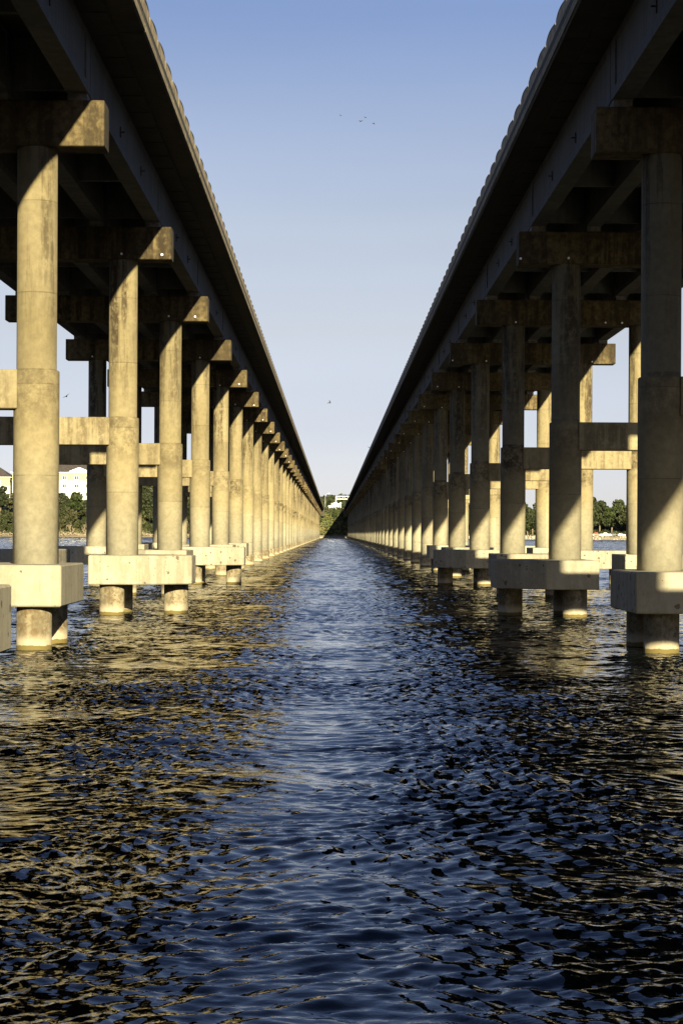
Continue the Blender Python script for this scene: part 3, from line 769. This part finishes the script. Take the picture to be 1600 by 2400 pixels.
# person by the cars
def person():
    x = 156.0; y = yv(156)-2.2; z = terrain_h(x, y)
    pts = [((0,0,.95), .16), ((0,0,1.2), .15), ((0,0,1.42), .17), ((0,0,1.52), .07), ((0,0,1.68), .11), ((0,0,1.78), .07),
           ((-.1,0,.85), .1), ((-.12,.03,.48), .075), ((-.13,0,.08), .05), ((-.13,-.12,.04), .05),
           ((.1,0,.85), .1), ((.12,-.03,.48), .075), ((.14,.05,.08), .05), ((.14,-.08,.04), .05),
           ((-.21,0,1.42), .06), ((-.27,0,1.14), .045), ((-.25,-.08,.88), .035), ((.21,0,1.42), .06), ((.27,0,1.14), .045), ((.25,-.08,.88), .035)]
    ed = [(0,1),(1,2),(2,3),(3,4),(4,5),(0,6),(6,7),(7,8),(8,9),(0,10),(10,11),(11,12),(12,13),(2,14),(14,15),(15,16),(2,17),(17,18),(18,19)]
    me = bpy.data.meshes.new('person'); me.from_pydata([p for p, r in pts], ed, []); me.materials.append(M['skin'])
    o = obj('person', me, None, (x, y, z)); sk = o.modifiers.new('s', 'SKIN')
    for v, (p, r) in zip(me.skin_vertices[0].data, pts): v.radius = (r, r)
    me.skin_vertices[0].data[0].use_root = True
    o.modifiers.new('d', 'SUBSURF').levels = 1
    tag(o, 'person in brown clothes standing by the dark car on the right bank', 'person')
person()

# ------------------------------------------------------------------ road furniture beyond the bridges
def gantry():
    x0, x1, y, zt = 1.7, 20.0, 1150.0, 24.9
    e = empty('sign_gantry', (x0, y, 16.2)); tag(e, 'pale steel truss gantry spanning the road beyond the right bridge', 'gantry')
    bz = 16.2
    for x in (x0, x1):
        bm = bmesh.new(); box(bm, x-x0-.22, x-x0+.22, -.22, .22, -.3, zt-bz); obj('post', mesh('post', bm, M['metal']), e)
    for zz in (zt-.1, zt-1.75):
        bm = bmesh.new(); box(bm, .22, x1-x0-.22, -.2, .2, zz-bz-.15, zz-bz+.15); obj('chord', mesh('chord', bm, M['metal']), e)
    n = 12; W = (x1-x0)/n
    br = None
    for i in range(n):
        bm = bmesh.new(); a = (i*W, 0, zt-bz-.2 if i % 2 else zt-bz-1.7); b = ((i+1)*W, 0, zt-bz-1.7 if i % 2 else zt-bz-.2); tube(bm, a, b, .1, .1, 6); obj('brace', mesh('brace', bm, M['metal']), e)
gantry()
def sign(x0, x1, z0, z1, y, lab, notch=False):
    e = empty('road_sign', ((x0+x1)/2, y, 16.2)); tag(e, lab, 'road sign', 'white signs at the end of the bridges')
    c = (x0+x1)/2
    bm = bmesh.new(); box(bm, x0-c, x1-c, -.08, .08, z0-16.2, z1-16.2)
    if notch: box(bm, -0.9, 0.9, -.07, .07, z1-16.2, z1-16.2+.55); box(bm, -.5, .4, -.07, .07, z0-16.6, z0-16.2)
    obj('panel', mesh('panel', bm, M['white']), e)
    for s in (-.3, .3):
        bm = bmesh.new(); box(bm, s*(x1-x0)-.08, s*(x1-x0)+.08, .1, .25, -1.5, z1-16.3); obj('post', mesh('post', bm, M['metal']), e)
sign(-0.9, 3.4, 17.9, 20.2, 1120, 'large white panel standing at the end of the channel below the gantry', True)
sign(-2.7, -1.0, 17.4, 18.8, 1118, 'small white panel left of and lower than the large white one')
sign(4.1, 4.8, 20.0, 21.0, 1140, 'tiny white sign right of the large white panel')
def lamp():
    x, y = -2.6, 1140.0
    e = empty('street_lamp', (-4.6, y, 16.0)); tag(e, 'curved street lamp in front of the wooded hill beyond the left bridge', 'street lamp')
    bm = bmesh.new(); tube(bm, (0, 0, 0), (0, 0, 8.5), .1, .08)
    for i in range(6):
        a0 = math.pi/2*i/6; a1 = math.pi/2*(i+1)/6
        tube(bm, (1.8-1.8*math.cos(a0), 0, 8.5+1.8*math.sin(a0)), (1.8-1.8*math.cos(a1), 0, 8.5+1.8*math.sin(a1)), .08, .07)
    obj('pole', mesh('pole', bm, M['metal']), e)
    bm = bmesh.new(); box(bm, 1.7, 2.7, -.15, .15, 10.15, 10.4); obj('lamp_head', mesh('lamp_head', bm, M['white']), e)
lamp()

# ------------------------------------------------------------------ birds
def bird_mesh():
    bm = bmesh.new()
    bmesh.ops.create_icosphere(bm, subdivisions=2, radius=1, matrix=Matrix.Diagonal((.025, .08, .025, 1)))
    def wing(s):
        p = [(0, .035, 0), (s*.07, .05, .035), (s*.16, -.02, .03), (s*.075, 0, .033), (0, -.03, 0)]
        lo = [bm.verts.new((a, b, c)) for a, b, c in p]; hi = [bm.verts.new((a, b, c+.006)) for a, b, c in p]
        bm.faces.new(lo); bm.faces.new(hi[::-1])
        for i in range(5): bm.faces.new((lo[i], hi[i], hi[(i+1) % 5], lo[(i+1) % 5]))
    wing(1); wing(-1)
    t = [(-.012, -.07), (.012, -.07), (.035, -.15), (0, -.12), (-.035, -.15)]
    lo = [bm.verts.new((a, b, 0)) for a, b in t]; hi = [bm.verts.new((a, b, .005)) for a, b in t]
    bm.faces.new(lo); bm.faces.new(hi[::-1])
    for i in range(5): bm.faces.new((lo[i], hi[i], hi[(i+1) % 5], lo[(i+1) % 5]))
    return mesh('bird', bm, M['bird'])
bmh = bird_mesh()
BIRDS = [(792.5, 270, 150, 'lone dark bird, leftmost of the four high in the sky'), (840, 283, 120, 'dark bird with spread wings, lowest-left of the three close together high in the sky'),
         (850.5, 274, 160, 'tiny dark bird, topmost of the three close together high in the sky'), (870, 288.5, 150, 'tiny dark bird, rightmost of the four high in the sky'),
         (771, 943, 130, 'dark bird low over the channel above the vanishing bridges'), (154.5, 932, 90, 'dark bird in the sky gap between the first two left columns'),
         (863, 1048, 170, 'tiny dark bird just left of the right deck edge')]
for px, py, d, lab in BIRDS:
    x = (px-780)/4545*d; z = CAM_H + (1249-py)/4545*d
    o = obj('bird', bmh, None, (x, d, z), (R(tr.uniform(-30, 30)), R(tr.uniform(-40, 40)), tr.uniform(0, 6.28))); o.scale = (1.2,)*3
    tag(o, lab, 'bird', 'birds flying in the sky')
